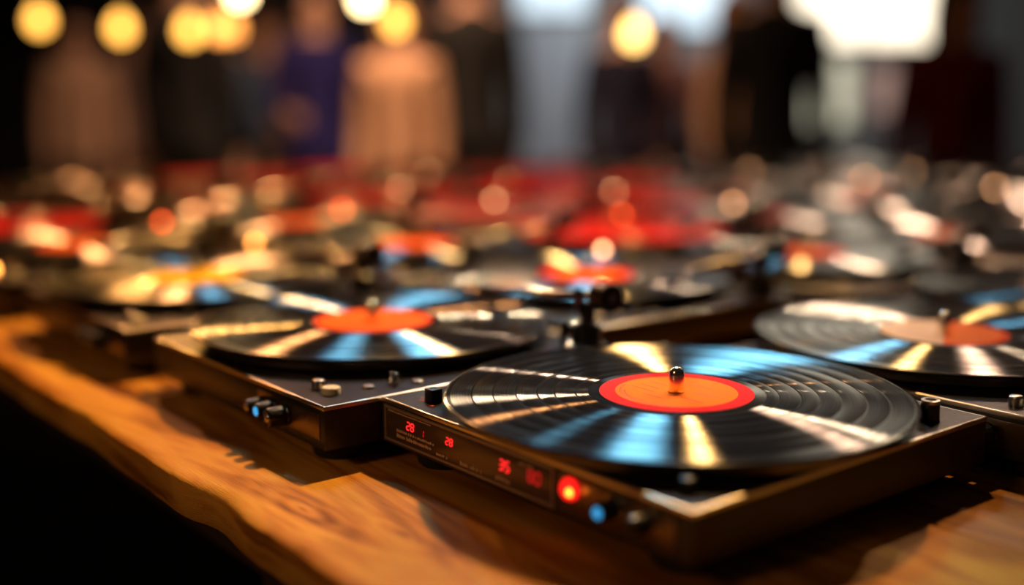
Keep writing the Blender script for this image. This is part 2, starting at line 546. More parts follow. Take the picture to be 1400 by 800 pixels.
ROTU = (128.1 - 180) * D2R      # local x points along -u
TABLES = [(0.0, 1.005, -0.45, 3.3, (0.315, 0.345, 0.345), 'plank table with the split front edge along which the nearest turntables stand'),
          (1.02, 2.03, -0.45, 2.95, (0.335, 0.335, 0.34), 'middle plank table, behind the table with the split front edge'),
          (2.045, 2.72, 0.35, 2.35, (0.33, 0.345), 'farthest plank table, nearest the standing visitors in the dark red top')]
for ti, (v0, v1, u0, u1, widths, lab) in enumerate(TABLES):
    root = empty('plank_table', plan(v0, 0) + Vector((0, 0, 0)), ROTU)
    tag(root, lab, 'table', 'tables of thick planks')
    y = 0.0
    for i, wdt in enumerate(widths):
        gap = 0.0012
        p = link('plank', plank_mesh(u0, u1, y + (gap if i else 0), y + wdt - gap, WOODS[(i + ti) % 3], live=(ti == 0 and i == 0)), root, (0, 0, TZ))
        y += wdt
    link('apron', box_mesh('apron', [((-(u0 + u1) / 2, 0.09, TZ - PT - 0.04), (u1 - u0 - 0.2, 0.022, 0.08), 0.002), ((-(u0 + u1) / 2, y - 0.09, TZ - PT - 0.04), (u1 - u0 - 0.2, 0.022, 0.08), 0.002)], M['dark_wood']), root)
    legs = [u0 + 0.12, u1 - 0.12]
    if ti == 0:
        legs = [u0 + 0.12, 0.80, 2.0, u1 - 0.12]
    for lu in legs:
        for lv in (0.13, y - 0.13):
            bm = bmesh.new()
            add_box(bm, (0, 0, (TZ - PT) / 2), (0.05, 0.05, TZ - PT), 0.004)
            link('leg', finish('leg', bm, M['dark_wood']), root, (-lu, lv, 0))

# ------------------------------------------------------------------ turntables
BWD, BDP = 0.286, 0.277          # chassis width and depth
Z0, Z1 = 0.014, 0.045            # underside and deck above the table top
RECZ = 0.0563                    # underside of a record
HW, HD = BWD / 2, BDP / 2


def chassis_mesh(m):
    bm = bmesh.new()
    add_box(bm, (0, 0, (Z0 + Z1 - 0.0022) / 2), (BWD, BDP, Z1 - 0.0022 - Z0), 0.0016, 2)
    # a shadow groove near the bottom of the box and a vent row at the back
    for k in range(9):
        add_box(bm, (-0.08 + 0.02 * k, HD - 0.0002, 0.028), (0.012, 0.0016, 0.003), 0.0004, 1)
    return finish('chassis', bm, m)


def deck_mesh():
    bm = bmesh.new()
    add_box(bm, (0, 0, Z1 - 0.0012), (BWD - 0.0030, BDP - 0.0030, 0.0022), 0.0003, 1)
    return finish('deck_plate', bm, M['plate'])


def trim_mesh():
    """polished chamfered rim that frames the deck plate"""
    bm = bmesh.new()
    rings = []
    r_ = 0.0011
    prof = [(0.0, Z1 - 0.0030)] + [(r_ - r_ * math.cos(a * D2R), Z1 - r_ + r_ * math.sin(a * D2R)) for a in range(0, 151, 15)] + [(r_ * 1.87, Z1 - 0.0030)]
    for ins, z in prof:
        rings.append([bm.verts.new((sx * (HW - ins), sy * (HD - ins), z)) for sx, sy in ((-1, -1), (1, -1), (1, 1), (-1, 1))])
    for a, b in zip(rings, rings[1:] + rings[:1]):
        for k in range(4):
            bm.faces.new((a[k], a[(k + 1) % 4], b[(k + 1) % 4], b[k]))
    return finish('edge_trim', bm, M['edge'], True, 44)


def platter_mesh():
    prof = [(0, Z1 + 0.0002), (0.132, Z1 + 0.0002), (0.138, Z1 + 0.0025)]
    for k in range(5):
        z = Z1 + 0.003 + k * 0.0011
        prof += [(0.1395, z), (0.1385, z + 0.0006)]
    prof += [(0.1395, Z1 + 0.0092), (0.138, Z1 + 0.0100), (0.129, Z1 + 0.0100), (0.1285, RECZ - 0.0004), (0, RECZ - 0.0004)]
    return lathe_mesh('platter', prof, M['alu'], 96)


def platter_mat_mesh():
    prof = [(0.0054, RECZ - 0.0003), (0.135, RECZ - 0.0003), (0.136, RECZ - 0.0001), (0.135, RECZ), (0.0054, RECZ)]
    return lathe_mesh('slip_mat', prof, M['mat'], 96, close=True)


def spindle_mesh():
    b = RECZ + 0.0020
    prof = [(0, RECZ - 0.004), (0.0050, RECZ - 0.004), (0.0050, b + 0.0115), (0.0048, b + 0.0133), (0.0040, b + 0.0151), (0.0027, b + 0.0163), (0.0012, b + 0.0169), (0, b + 0.0170)]
    return lathe_mesh('spindle', prof, M['spindle_steel'], 32, ang=60)


def foot_mesh():
    prof = [(0, 0), (0.0165, 0), (0.0185, 0.002), (0.0195, 0.007), (0.0215, 0.0105), (0.0215, Z0 + 0.0005), (0, Z0 + 0.0005)]
    return lathe_mesh('foot', prof, M['rubber'], 32)


def knob_mesh(name, r, h, m, ridges=18, axis_front=False, line=False):
    bm = bmesh.new()
    seg = ridges * 2
    prof = [(0, 0), (r * 1.06, 0), (r * 1.06, h * 0.12), (r, h * 0.16), (r * 0.96, h * 0.86), (r * 0.86, h * 0.97), (r * 0.70, h), (r * 0.64, h * 0.97), (0, h * 0.97)]
    add_lathe(bm, prof, seg)
    bm.verts.ensure_lookup_table()
    for v in bm.verts:
        rr = math.hypot(v.co.x, v.co.y)
        if rr > r * 0.8 and h * 0.14 < v.co.z < h * 0.9:
            k = round(math.atan2(v.co.y, v.co.x) / (2 * math.pi) * seg)
            if k % 2:
                v.co.x *= 0.94
                v.co.y *= 0.94
    if axis_front:      # points out of the front panel (-y)
        bmesh.ops.rotate(bm, verts=bm.verts[:], cent=(0, 0, 0), matrix=Matrix.Rotation(math.pi / 2, 3, 'X'))
    return finish(name, bm, m, True, 30)


FRONT = Matrix.Rotation(math.pi / 2, 4, 'X')


def part(root, name, key, fn, loc=(0, 0, 0), rot=(0, 0, 0)):
    return link(name, cached(key, fn), root, loc, rot)


SEG = {'0': 'abcdef', '2': 'abged', '3': 'abgcd', '8': 'abcdefg', '9': 'abcdfg', '5': 'afgcd', '6': 'afgedc', '1': 'bc', '7': 'abc', '4': 'fgbc'}


def digits_mesh(text, h, m):
    """seven-segment figures in the xz plane, facing -y, centred"""
    bm = bmesh.new()
    w, t, th = h * 0.62, h * 0.17, 0.0006
    pitch = h * 0.92
    x0 = -pitch * (len(text) - 1) / 2
    for i, ch in enumerate(text):
        cx = x0 + i * pitch
        pos = {'a': (0, h / 2, w * 0.8, t), 'g': (0, 0, w * 0.8, t), 'd': (0, -h / 2, w * 0.8, t), 'f': (-w / 2, h / 4, t, h * 0.40), 'b': (w / 2, h / 4, t, h * 0.40),
               'e': (-w / 2, -h / 4, t, h * 0.40), 'c': (w / 2, -h / 4, t, h * 0.40)}
        for s in SEG[ch]:
            x, z, a, b = pos[s]
            add_box(bm, (cx + x + z * 0.12, 0, z), (a, th, b), 0.0002, 1)
    return finish('display_digits', bm, m)


def strokes_mesh(name, rows, m, seed=1, th=0.0004):
    """lines of worn, unreadable print: rows = (x0, x1, z, letter height)"""
    rnd = random.Random(seed)
    bm = bmesh.new()
    for (x0, x1, z, hh) in rows:
        x = x0
        while x < x1:
            w = hh * rnd.uniform(0.35, 0.8)
            hz = hh * rnd.choice((1.0, 0.7, 0.7, 0.85))
            add_box(bm, (x + w / 2, 0, z + (hz - hh) / 2), (w, th, hz * 0.35), 0)
            add_box(bm, (x + w * 0.2, 0, z + (hz - hh) / 2), (w * 0.32, th, hz), 0)
            if rnd.random() < 0.6:
                add_box(bm, (x + w * 0.85, 0, z + (hz - hh) / 2), (w * 0.28, th, hz * 0.8), 0)
            x += w + hh * (0.22 if rnd.random() < 0.85 else 0.7)
    return finish(name, bm, m, False)


def base_turntable(loc, rz, label, spin, body_mat, group='turntables on the plank tables'):
    root = empty('turntable', (loc[0], loc[1], TZ), rz)
    tag(root, label, 'turntable', group)
    part(root, 'chassis', 'chassis' + body_mat, lambda: chassis_mesh(M[body_mat]))
    part(root, 'deck_plate', 'deck', deck_mesh)
    part(root, 'edge_trim', 'trim', trim_mesh)
    pl = part(root, 'platter', 'platter', platter_mesh, (spin[0], spin[1], 0))
    part(pl, 'slip_mat', 'slip_mat', platter_mat_mesh)
    part(root, 'spindle', 'spindle', spindle_mesh, (spin[0], spin[1], 0))
    for sx in (-1, 1):
        for sy in (-1, 1):
            part(root, 'foot', 'foot', foot_mesh, (sx * (HW - 0.032), sy * (HD - 0.030), 0))
    return root


def led_mesh(m, r=0.0062):
    prof = [(0, 0), (r * 1.0, 0), (r, r * 0.22), (r * 0.88, r * 0.5), (r * 0.62, r * 0.75), (r * 0.3, r * 0.88), (0, r * 0.92)]
    return lathe_mesh('lamp_lens', prof, m, 28, FRONT, ang=60)


def front_turntable(loc, rz, label, spin):
    """the nearest deck: red digital display across the front"""
    r = base_turntable(loc, rz, label, spin, 'chassis')
    yf = -HD
    L = lambda x: x - HW                      # distance from the left corner of the panel
    x0, x1, zb, zt = L(0.0055), L(0.1800), 0.0175, 0.0400
    t = 0.0024
    bez = [(((x0 + x1) / 2, yf, zt), (x1 - x0 + t, 0.0022, t * 0.8), 0.0005), (((x0 + x1) / 2, yf, zb), (x1 - x0 + t, 0.0022, t * 0.8), 0.0005),
           ((x0, yf, (zb + zt) / 2), (t * 0.7, 0.0022, zt - zb), 0.0005), ((x1, yf, (zb + zt) / 2), (t * 0.7, 0.0022, zt - zb), 0.0005)]
    fr = link('display_panel', box_mesh('display_panel', [(((x0 + x1) / 2, yf - 0.0002, (zb + zt) / 2), (x1 - x0, 0.0014, zt - zb), 0.0004)], M['smoke']), r)
    link('bezel', box_mesh('bezel', bez, M['frame']), fr)
    y = yf - 0.0011
    for (x, z, txt, h, mm) in ((0.0360, 0.0318, '28', 0.0052, 'digit'), (0.0500, 0.0305, '1', 0.0048, 'digit_dim'), (0.0800, 0.0320, '28', 0.0046, 'digit'),
                               (0.1362, 0.0305, '35', 0.0062, 'digit'), (0.1640, 0.0305, '80', 0.0070, 'digit_dim')):
        link('display_digits', digits_mesh(txt, h, M[mm]), fr, (L(x), y, z))
    link('panel_print', strokes_mesh('panel_print', [(L(0.020), L(0.062), 0.0262, 0.0020), (L(0.020), L(0.060), 0.0228, 0.0028), (L(0.010), L(0.060), 0.0382, 0.0010),
                                                     (L(0.066), L(0.078), 0.0212, 0.0026), (L(0.092), L(0.113), 0.0212, 0.0026), (L(0.128), L(0.142), 0.0218, 0.0030), (L(0.150), L(0.162), 0.0360, 0.0016)], M['print']), fr, (0, y, 0))
    # raised control field to the right of the display
    cp = link('control_panel', box_mesh('control_panel', [((L(0.2305), yf - 0.0002, 0.0287), (0.088, 0.0014, 0.0225), 0.0005)], M['brass_panel']), r)
    ld = link('indicator_lamp', led_mesh(M['led'], 0.0066), r, (L(0.1957), yf - 0.0009, 0.0324))
    ld['label'] = 'glowing red indicator lamp'
    link('lamp_core', led_mesh(M['led_core'], 0.0022), ld, (0.0042, -0.0046, 0.0))
    for x, z, blue in ((0.2310, 0.0312, True), (0.2550, 0.0305, False)):
        k = link('control_knob', cached('ck1', lambda: knob_mesh('control_knob', 0.0060, 0.013, M['plastic'], 14, True)), r, (L(x), yf - 0.0009, z))
        c = link('knob_cap', cached('cap1%d' % blue, lambda: lathe_mesh('knob_cap', [(0, 0), (0.0032, 0), (0.0030, 0.0007), (0.0020, 0.0011), (0, 0.0012)], M['blue_cap'] if blue else M['plastic'], 24, FRONT, ang=60)), k, (0, -0.0126, 0))  # the blue cap is a highlight painted as glow
        s = link('collar', cached('col1', lambda: lathe_mesh('collar', [(0.0066, 0), (0.0078, 0), (0.0078, 0.0012), (0.0066, 0.0014)], M['alu'], 28, FRONT, close=True)), k)
    # push button with red print at the left corner, rotary knobs at the other two
    b = link('power_button', box_mesh('power_button', [((0, 0, 0.0048), (0.0088, 0.0088, 0.0096), 0.0007)], M['plastic']), r, (-0.109, -0.119, Z1))
    link('deck_print', box_mesh('deck_print', [((-0.1225, -0.119 + 0.004 * math.sin(k * 2.2), Z1 + 0.0002), (0.0018, 0.0012, 0.0003), 0) for k in range(2)] + [((-0.118 + 0.0016 * k, -0.1235 + 0.0011 * (k % 3), Z1 + 0.0002), (0.0009, 0.0016, 0.0003), 0) for k in range(4)] + [((-0.1015, -0.126, Z1 + 0.0002), (0.004, 0.0025, 0.0003), 0)], M['redprint']), r)
    k = link('speed_knob', cached('sk', lambda: knob_mesh('speed_knob', 0.0062, 0.0125, M['plastic'], 16)), r, (0.126, 0.099, Z1))
    link('knob_cap', cached('skc', lambda: lathe_mesh('knob_cap', [(0.0036, 0), (0.0058, 0), (0.0058, 0.0022), (0.0036, 0.0024)], M['alu'], 32, close=True)), k, (0, 0, 0.0118))
    link('pitch_knob', cached('pk', lambda: knob_mesh('pitch_knob', 0.0050, 0.0085, M['plastic'], 14)), r, (0.121, -0.119, Z1))
    return r


def tonearm(root, base, yaw, length=0.150, key='arm'):
    """base and post, S-bent tube, counterweight and headshell"""
    def base_m():
        bm = bmesh.new()
        add_lathe(bm, [(0, 0), (0.0165, 0), (0.0165, 0.004), (0.0150, 0.005), (0.0125, 0.006), (0.0125, 0.022), (0.0100, 0.024), (0.0065, 0.025), (0.0065, 0.040), (0, 0.040)], 32)
        for sx in (-1, 1):
            add_box(bm, (sx * 0.0085, 0, 0.041), (0.0035, 0.009, 0.020), 0.0008, 2)
        add_box(bm, (0, 0, 0.0335), (0.0205, 0.009, 0.005), 0.0008, 2)
        return finish('tonearm', bm, M['plastic'])
    arm = link('tonearm', cached(key + 'base', base_m), root, (*base, Z1), (0, 0, yaw))

    def tube_m():
        bm = bmesh.new()
        n = 22
        pts = []
        for i in range(n + 1):
            s = i / n
            pts.append((0.010 * math.sin(s * 2 * math.pi) * (1 - 0.2 * s), -0.018 + -s * length + 0.02, 0.046 - 0.016 * s))
        add_tube(bm, pts, 0.0028, 12)
        add_tube(bm, [(0, 0.0, 0.046), (0, 0.034, 0.047)], 0.0032, 12)
        return finish('arm_tube', bm, M['alu'])
    link('arm_tube', cached(key + 'tube%.3f' % length, tube_m), arm)
    link('counterweight', cached(key + 'cw', lambda: lathe_mesh('counterweight', [(0.0034, 0), (0.0105, 0), (0.0115, 0.001), (0.0115, 0.016), (0.0105, 0.017), (0.0034, 0.017)], M['black_chassis'], 28, Matrix.Rotation(-math.pi / 2, 4, 'X'), close=True)), arm, (0, 0.016, 0.0468))

    def head_m():
        bm = bmesh.new()
        add_box(bm, (0, -0.010, 0), (0.014, 0.024, 0.0025), 0.0006)
        add_box(bm, (0, -0.012, -0.004), (0.011, 0.014, 0.006), 0.0008)
        add_tube(bm, [(0.006, -0.012, 0.001), (0.013, -0.016, 0.003), (0.015, -0.020, 0.005)], 0.0007, 8)
        return finish('headshell', bm, M['plastic'])
    link('headshell', cached(key + 'head', head_m), arm, (0.0, 0.002 - length, 0.030))
    # rest clip and cue lever beside the post
    link('cue_lever', cached(key + 'cue', lambda: box_mesh('cue_lever', [((0.019, -0.006, 0.012), (0.004, 0.004, 0.024), 0.0008), ((0.021, -0.014, 0.0235), (0.003, 0.020, 0.003), 0.0008)], M['plastic'])), arm)
    return arm


def plain_turntable(loc, rz, label, spin, arm='side', glint=None, cap_glint=False, panel=True, body='black_chassis'):
    r = base_turntable(loc, rz, label, spin, body)
    yf = -HD
    if panel:
        def cp():
            return box_mesh('control_panel', [((0.093, yf - 0.0002, 0.0300), (0.088, 0.0016, 0.0185), 0.0006)], M['brass_panel'])
        part(r, 'control_panel', 'cp2', cp)
        for i, (x, z, rr) in enumerate(((0.058, 0.0300, 0.0052), (0.074, 0.0300, 0.0060), (0.092, 0.0290, 0.0072))):
            k = part(r, 'control_knob', 'ck2%d' % i, lambda rr=rr: knob_mesh('control_knob', rr, 0.011 + rr * 0.6, M['plastic'], 14, True), (x, yf - 0.0010, z))
            part(k, 'knob_cap', 'cap2%d%d' % (i == 1, cap_glint), lambda i=i: lathe_mesh('knob_cap', [(0, 0), (0.0034, 0), (0.0032, 0.0007), (0.0020, 0.0011), (0, 0.0012)], M['blue_cap'] if i == 1 and cap_glint else M['alu'], 24, FRONT, ang=60), (0, -(0.011 + rr * 0.6) * 0.96, 0))  # the blue middle cap imitates a highlight by glowing
    cap = lambda rr, h, m: lathe_mesh('push_button', [(0, 0), (rr, 0), (rr, h * 0.8), (rr * 0.92, h * 0.94), (rr * 0.7, h), (0, h)], m, 32, ang=50)
    part(r, 'push_button', 'pb1', lambda: cap(0.0048, 0.0070, M['alu']), (0.098, -0.117, Z1))
    part(r, 'push_button', 'pb2', lambda: cap(0.0066, 0.0050, M['cream']), (0.1145, -0.1165, Z1))
    part(r, 'speed_knob', 'sk2', lambda: knob_mesh('speed_knob', 0.0040, 0.009, M['chrome'], 12), (0.121, -0.069, Z1))
    part(r, 'speed_button', 'pb3', lambda: cap(0.0038, 0.0022, M['alu']), (0.1175, -0.088, Z1))
    part(r, 'stop_button', 'pb3', None, (0.126, -0.052, Z1))
    if arm == 'side':
        tonearm(r, (0.120, 0.108), 0.0, 0.118)
    elif arm == 'back':
        tonearm(r, (0.122, 0.116), -97 * D2R, 0.150)
    if glint:
        pm, px, py = glint
        part(r, 'pilot_lamp', 'pil' + pm, lambda: lathe_mesh('pilot_lamp', [(0, 0), (0.0042, 0), (0.0042, 0.003), (0.0036, 0.0056), (0.0020, 0.0070), (0, 0.0074)], M[pm], 20, ang=60), (px, py, Z1))  # glowing bead in place of a glint from deck metal
    return r


# ------------------------------------------------------------------ records
def record_mesh(m):
    t, R, hole = 0.0020, 0.151, 0.0053
    prof = [(hole, 0), (0.050, 0), (0.052, 0.0004), (0.146, 0.0004), (0.1490, 0.0002), (0.1502, 0.0004), (R, 0.0010), (0.1502, t - 0.0004), (0.1490, t - 0.0001), (0.1478, t - 0.0003), (0.146, t - 0.0004)]
    for g in reversed((0.0575,) + GAPS):
        prof += [(g + 0.0010, t - 0.0004), (g + 0.0004, t - 0.00052), (g - 0.0004, t - 0.00052), (g - 0.0010, t - 0.0004)]
    prof += [(0.052, t - 0.0004), (0.0508, t - 0.0001), (hole, t - 0.0001)]
    return lathe_mesh('vinyl_record', prof, m, 192, close=True, ang=60)


def paper_mesh(m):
    t = 0.0019
    return lathe_mesh('paper_label', [(0.0053, t), (0.0053, t + 0.0002), (0.0496, t + 0.0002), (0.0500, t + 0.0001), (0.0500, t)], m, 96, close=True)


def label_print_mesh():
    """worn unreadable lettering: an arc of small strokes round the lower rim and short lines above"""
    rnd = random.Random(3)
    bm = bmesh.new()
    z = 0.00218

    def stroke(x, y, w, h, a):
        add_box(bm, (x, y, z), (w, h, 0.00008), 0, rot=Matrix.Rotation(a, 3, 'Z'))
    for (rad, a0, a1, hh) in ((0.0365, 200, 335, 0.0020), (0.0335, 225, 300, 0.0012)):
        a = a0
        while a < a1:
            w = hh * rnd.uniform(0.4, 0.8)
            aa = a * D2R
            stroke(rad * math.cos(aa), rad * math.sin(aa), w * 0.4, hh, aa + math.pi / 2)
            stroke(rad * math.cos(aa + 0.01), rad * math.sin(aa + 0.01), w, hh * 0.3, aa + math.pi / 2)
            a += (w + hh * 0.35) / rad / D2R
    for (x0, x1, y, hh) in ((0.012, 0.028, 0.010, 0.0016), (0.010, 0.026, 0.006, 0.0016), (0.012, 0.030, -0.008, 0.0026), (-0.030, -0.014, 0.006, 0.0014), (-0.028, -0.012, -0.004, 0.0014), (-0.028, -0.008, -0.012, 0.0018), (-0.012, 0.012, 0.022, 0.0026), (-0.009, 0.010, -0.020, 0.0026)):
        x = x0
        while x < x1:
            w = hh * rnd.uniform(0.4, 0.8)
            stroke(x, y, w * 0.4, hh, 0)
            stroke(x + w * 0.3, y, w, hh * 0.3, 0)
            x += w + hh * 0.35
    return finish('label_print', bm, M['label_ink'], False)


def record(xy, label, vin, lab, rz=0.0, with_print=True):
    o = link('vinyl_record', cached('rec' + vin, lambda: record_mesh(M[vin])), None, (xy[0], xy[1], TZ + RECZ + 0.0003), (0, 0, rz))
    tag(o, label, 'record', 'records lying on the turntables')
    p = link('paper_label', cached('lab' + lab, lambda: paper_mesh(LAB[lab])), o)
    if with_print:
        link('label_print', cached('labprint', label_print_mesh), p)
    return o


RZ = (128.83 - 180) * D2R
EX = Vector((math.cos(RZ), math.sin(RZ), 0))       # along the front panel, left to right
EY = Vector((-math.sin(RZ), math.cos(RZ), 0))      # towards the back of the deck

# nearest deck
c1 = Vector((0.1083, 0.7531, 0))
sp1 = (0.010, -0.010)
front_turntable(c1, RZ, 'nearest turntable, dark bronze, with red digits and red lamp on its front', sp1)
record(c1 + EX * sp1[0] + EY * sp1[1], 'black record with orange label ringed in red on the nearest turntable', 'vinyl', 'orange_red', -52 * D2R)


def deck(v, u, tl, rl, vin, lab, arm='side', glint=None, xy=None, spin=(-0.030, 0.004), turn=0.0, cap_glint=False):
    s = Vector(xy) .to_3d() if xy else plan(v, u)
    c = s - EX * spin[0] - EY * spin[1]
    plain_turntable(c, RZ, tl, spin, arm, glint, cap_glint)
    record(s, rl, vin, lab, turn, with_print=lab in ('orange', 'white_orange'))


deck(0, 0, 'black turntable with cream and silver buttons at its corner, left of the nearest one', 'black record with plain orange label, left of the red-ringed one', 'vinyl', 'orange', 'back', xy=(-0.119, 0.982), spin=(-0.034, 0.011), turn=0.4, cap_glint=True)
deck(0, 0, 'blurred black turntable third along the front table edge, under the yellow-labelled record', 'black record with bright yellow label near the left of the table edge', 'vinyl', 'yellow', 'back', xy=(-0.336, 1.229), spin=(-0.030, 0.004), turn=1.1)
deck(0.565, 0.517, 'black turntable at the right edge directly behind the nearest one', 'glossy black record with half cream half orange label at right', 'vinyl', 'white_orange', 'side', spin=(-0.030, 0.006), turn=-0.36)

ORD = ['front', 'second', 'third', 'fourth', 'fifth', 'sixth', 'seventh', 'eighth']
NTH = ['rightmost', 'second from right', 'third from right', 'fourth from right', 'fifth from right', 'sixth from right', 'seventh from right', 'eighth from right']
LN = {'orange': 'orange', 'red': 'red', 'yellow': 'yellow', 'pink': 'pink', 'grey': 'pale grey', 'orange_red': 'orange and red', 'white_orange': 'cream and orange'}
VN = {'vinyl': 'black', 'vinyl_red': 'red', 'vinyl_pink': 'pink'}
# rows across the tables; entries: u, vinyl, label colour, glint bead; row number and place of the first entry in its row
ROWS = [
    (0, 3, 0.20, [(1.53, 'vinyl', 'orange', 'pilot_amber'), (1.86, 'vinyl_red', 'red', 'pilot_amber'), (2.19, 'vinyl', 'orange', 'pilot_amber')]),
    (1, 1, 0.545, [(0.930, 'vinyl', 'orange_red', None), (1.26, 'vinyl', 'orange', None), (1.59, 'vinyl', 'orange', 'pilot_amber'), (1.92, 'vinyl', 'red', 'pilot_red'), (2.25, 'vinyl', 'orange', None), (2.58, 'vinyl', 'pink', None)]),
    (2, 0, 0.872, [(0.565, 'vinyl', 'grey', None), (0.900, 'vinyl', 'orange', None), (1.23, 'vinyl_red', 'red', 'pilot_cream'), (1.56, 'vinyl_pink', 'red', None), (1.89, 'vinyl_red', 'red', 'pilot_red'), (2.22, 'vinyl', 'orange', 'pilot_amber'), (2.55, 'vinyl_red', 'red', None)]),
    (3, 0, 1.190, [(0.900, 'vinyl', 'orange', 'pilot_amber'), (1.23, 'vinyl', 'pink', 'pilot_cream'), (1.56, 'vinyl_red', 'red', 'pilot_red'), (1.89, 'vinyl_red', 'red', 'pilot_cream'), (2.22, 'vinyl', 'orange', 'pilot_cream'), (2.55, 'vinyl_red', 'red', 'pilot_cream')]),
    (4, 0, 1.500, [(0.93, 'vinyl', 'grey', 'pilot_cream'), (1.26, 'vinyl', 'orange', 'pilot_cream'), (1.59, 'vinyl', 'pink', 'pilot_cream'), (1.92, 'vinyl_red', 'red', 'pilot_cream'), (2.25, 'vinyl_red', 'red', 'pilot_cream'), (2.58, 'vinyl', 'pink', 'pilot_cream')]),
    (5, 0, 1.830, [(1.15, 'vinyl', 'grey', 'pilot_cream'), (1.48, 'vinyl', 'orange', 'pilot_cream'), (1.81, 'vinyl', 'grey', 'pilot_cream'), (2.14, 'vinyl', 'pink', 'pilot_cream'), (2.47, 'vinyl', 'red', 'pilot_cream')]),
    (6, 0, 2.220, [(1.15, 'vinyl', 'grey', 'pilot_cream'), (1.48, 'vinyl', 'grey', 'pilot_cream'), (1.81, 'vinyl', 'pink', 'pilot_cream'), (2.14, 'vinyl', 'grey', 'pilot_cream')]),
    (7, 0, 2.540, [(1.20, 'vinyl', 'grey', 'pilot_cream'), (1.53, 'vinyl', 'grey', 'pilot_cream'), (1.86, 'vinyl', 'grey', 'pilot_cream'), (2.17, 'vinyl', 'pink', 'pilot_cream')]),
]
for (ri, first, v, items) in ROWS:
    for k, (u, vin, lab, gln) in enumerate(items):
        place = '%s in the %s row' % (NTH[first + k], ORD[ri])
        if ri == 0:
            place = '%s along the front table edge' % NTH[first + k]
        jx = (hash1(ri * 17 + k) - 0.5) * 0.012
        pl = (gln, 0.06 * hash1(k + ri * 3) + 0.06, -0.125) if gln else None
        deck(v + jx * 0.3, u + jx, 'dark turntable, ' + place, '%s record with %s label, %s' % (VN[vin], LN[lab], place), vin, lab, 'side', pl, turn=hash1(ri + k * 5) * 6)

# ------------------------------------------------------------------ pendant bulbs
def bulb_mesh(m):
    return lathe_mesh('pendant_bulb', [(0.010, 0.0), (0.013, -0.008), (0.022, -0.022), (0.028, -0.036), (0.030, -0.048), (0.0275, -0.060), (0.020, -0.071), (0.010, -0.0765), (0, -0.078)], m, 32, ang=60)


M['bulb_amber'] = mat('glowing_amber_bulb', (1, 0.6, 0.2), 0.3, emit=(1.0, 0.47, 0.075), strength=5.8)
M['bulb_dim'] = mat('dim_amber_bulb', (1, 0.6, 0.2), 0.3, emit=(1.0, 0.36, 0.07), strength=4.5)
M['bulb_bright'] = mat('bright_warm_bulb', (1, 0.8, 0.5), 0.3, emit=(1.0, 0.72, 0.34), strength=16)
M['cord'] = mat('black_cord', (0.01, 0.01, 0.01), 0.6)


def at(px, py, D):
    """point of the hall seen at a picture position at depth D (metres along the view axis)"""
    x = (px - 700) / FPX * D
    up = -(py - 400) / FPX * D
    return Vector((x, D * math.cos(PITCH) + up * math.sin(PITCH), CAMZ - D * math.sin(PITCH) + up * math.cos(PITCH)))


BULBS = [(54, 27, 3.9, 'bulb_amber', 'leftmost glowing amber bulb'), (165, 38, 3.9, 'bulb_amber', 'second amber bulb from the left, hanging alone'),
         (259, 41, 3.9, 'bulb_amber', 'left bulb of the overlapping amber cluster'), (299, 38, 4.0, 'bulb_dim', 'dim middle bulb of the overlapping amber cluster'), (316, 38, 4.3, 'bulb_dim', 'dim right bulb of the overlapping amber cluster'),
         (328, -12, 3.9, 'bulb_bright', 'bright bulb at the top edge above the amber cluster'), (499, -4, 3.9, 'bulb_bright', 'pale bright bulb cut by the top edge, left of the centre'),
         (541, 28, 3.7, 'bulb_amber', 'amber bulb beside the pale bright one left of the centre'), (867, 46, 3.6, 'bulb_amber', 'large lone golden bulb right of the centre')]
M['bulb_gold'] = mat('glowing_golden_bulb', (1, 0.7, 0.3), 0.3, emit=(1.0, 0.58, 0.16), strength=7.2)
for (px, py, D, mm, lab) in BULBS:
    p = at(px, py, D)
    if px == 867:
        mm = 'bulb_gold'
    o = link('pendant_bulb', cached('bulb' + mm, lambda: bulb_mesh(M[mm])), None, (p.x, p.y, p.z + 0.042))
    tag(o, lab, 'light bulb', 'bulbs hanging over the far end of the tables')
    link('socket', cached('sock', lambda: lathe_mesh('socket', [(0, -0.002), (0.0125, -0.002), (0.0135, 0.002), (0.0135, 0.030), (0.008, 0.038), (0, 0.040)], M['plastic'], 24)), o)
    bm = bmesh.new()
    add_tube(bm, [(0, 0, 0.036), (0.002, 0, 0.6), (0, 0, 3.08 - o.location.z + 0.02)], 0.0022, 8)
    link('cord', finish('cord', bm, M['cord']), o)

# ------------------------------------------------------------------ visitors
SKIN = mat('skin', (0.55, 0.30, 0.20), 0.5)
EYE = mat('eye', (0.10, 0.07, 0.06), 0.2)
LIP = mat('lips', (0.45, 0.14, 0.12), 0.45)


def skin_mesh(name, verts, edges, radii, m, sub=1):
    me = bpy.data.meshes.new(name + '_bones')
    me.from_pydata(verts, edges, [])
    ob = bpy.data.objects.new(name + '_bones', me)
    COL.objects.link(ob)
    sk = ob.modifiers.new('skin', 'SKIN')
    sk.use_smooth_shade = True
    for v, r in zip(me.skin_vertices[0].data, radii):
        v.radius = r if isinstance(r, tuple) else (r, r)
        v.use_root = False
    me.skin_vertices[0].data[0].use_root = True
    ss = ob.modifiers.new('sub', 'SUBSURF')
    ss.levels = ss.render_levels = sub
    dg = bpy.context.evaluated_depsgraph_get()
    dg.update()
    out = bpy.data.meshes.new_from_object(ob.evaluated_get(dg))
    out.name = name
    bpy.data.objects.remove(ob)
    out.materials.clear()
    out.materials.append(m)
    out.shade_smooth()
    return out


class Bones:
    def __init__(self):
        self.v, self.e, self.r = [], [], []

    def add(self, p, r, parent=None):
        self.v.append(tuple(p))
        self.r.append(r)
        i = len(self.v) - 1
        if parent is not None:
            self.e.append((parent, i))
        return i


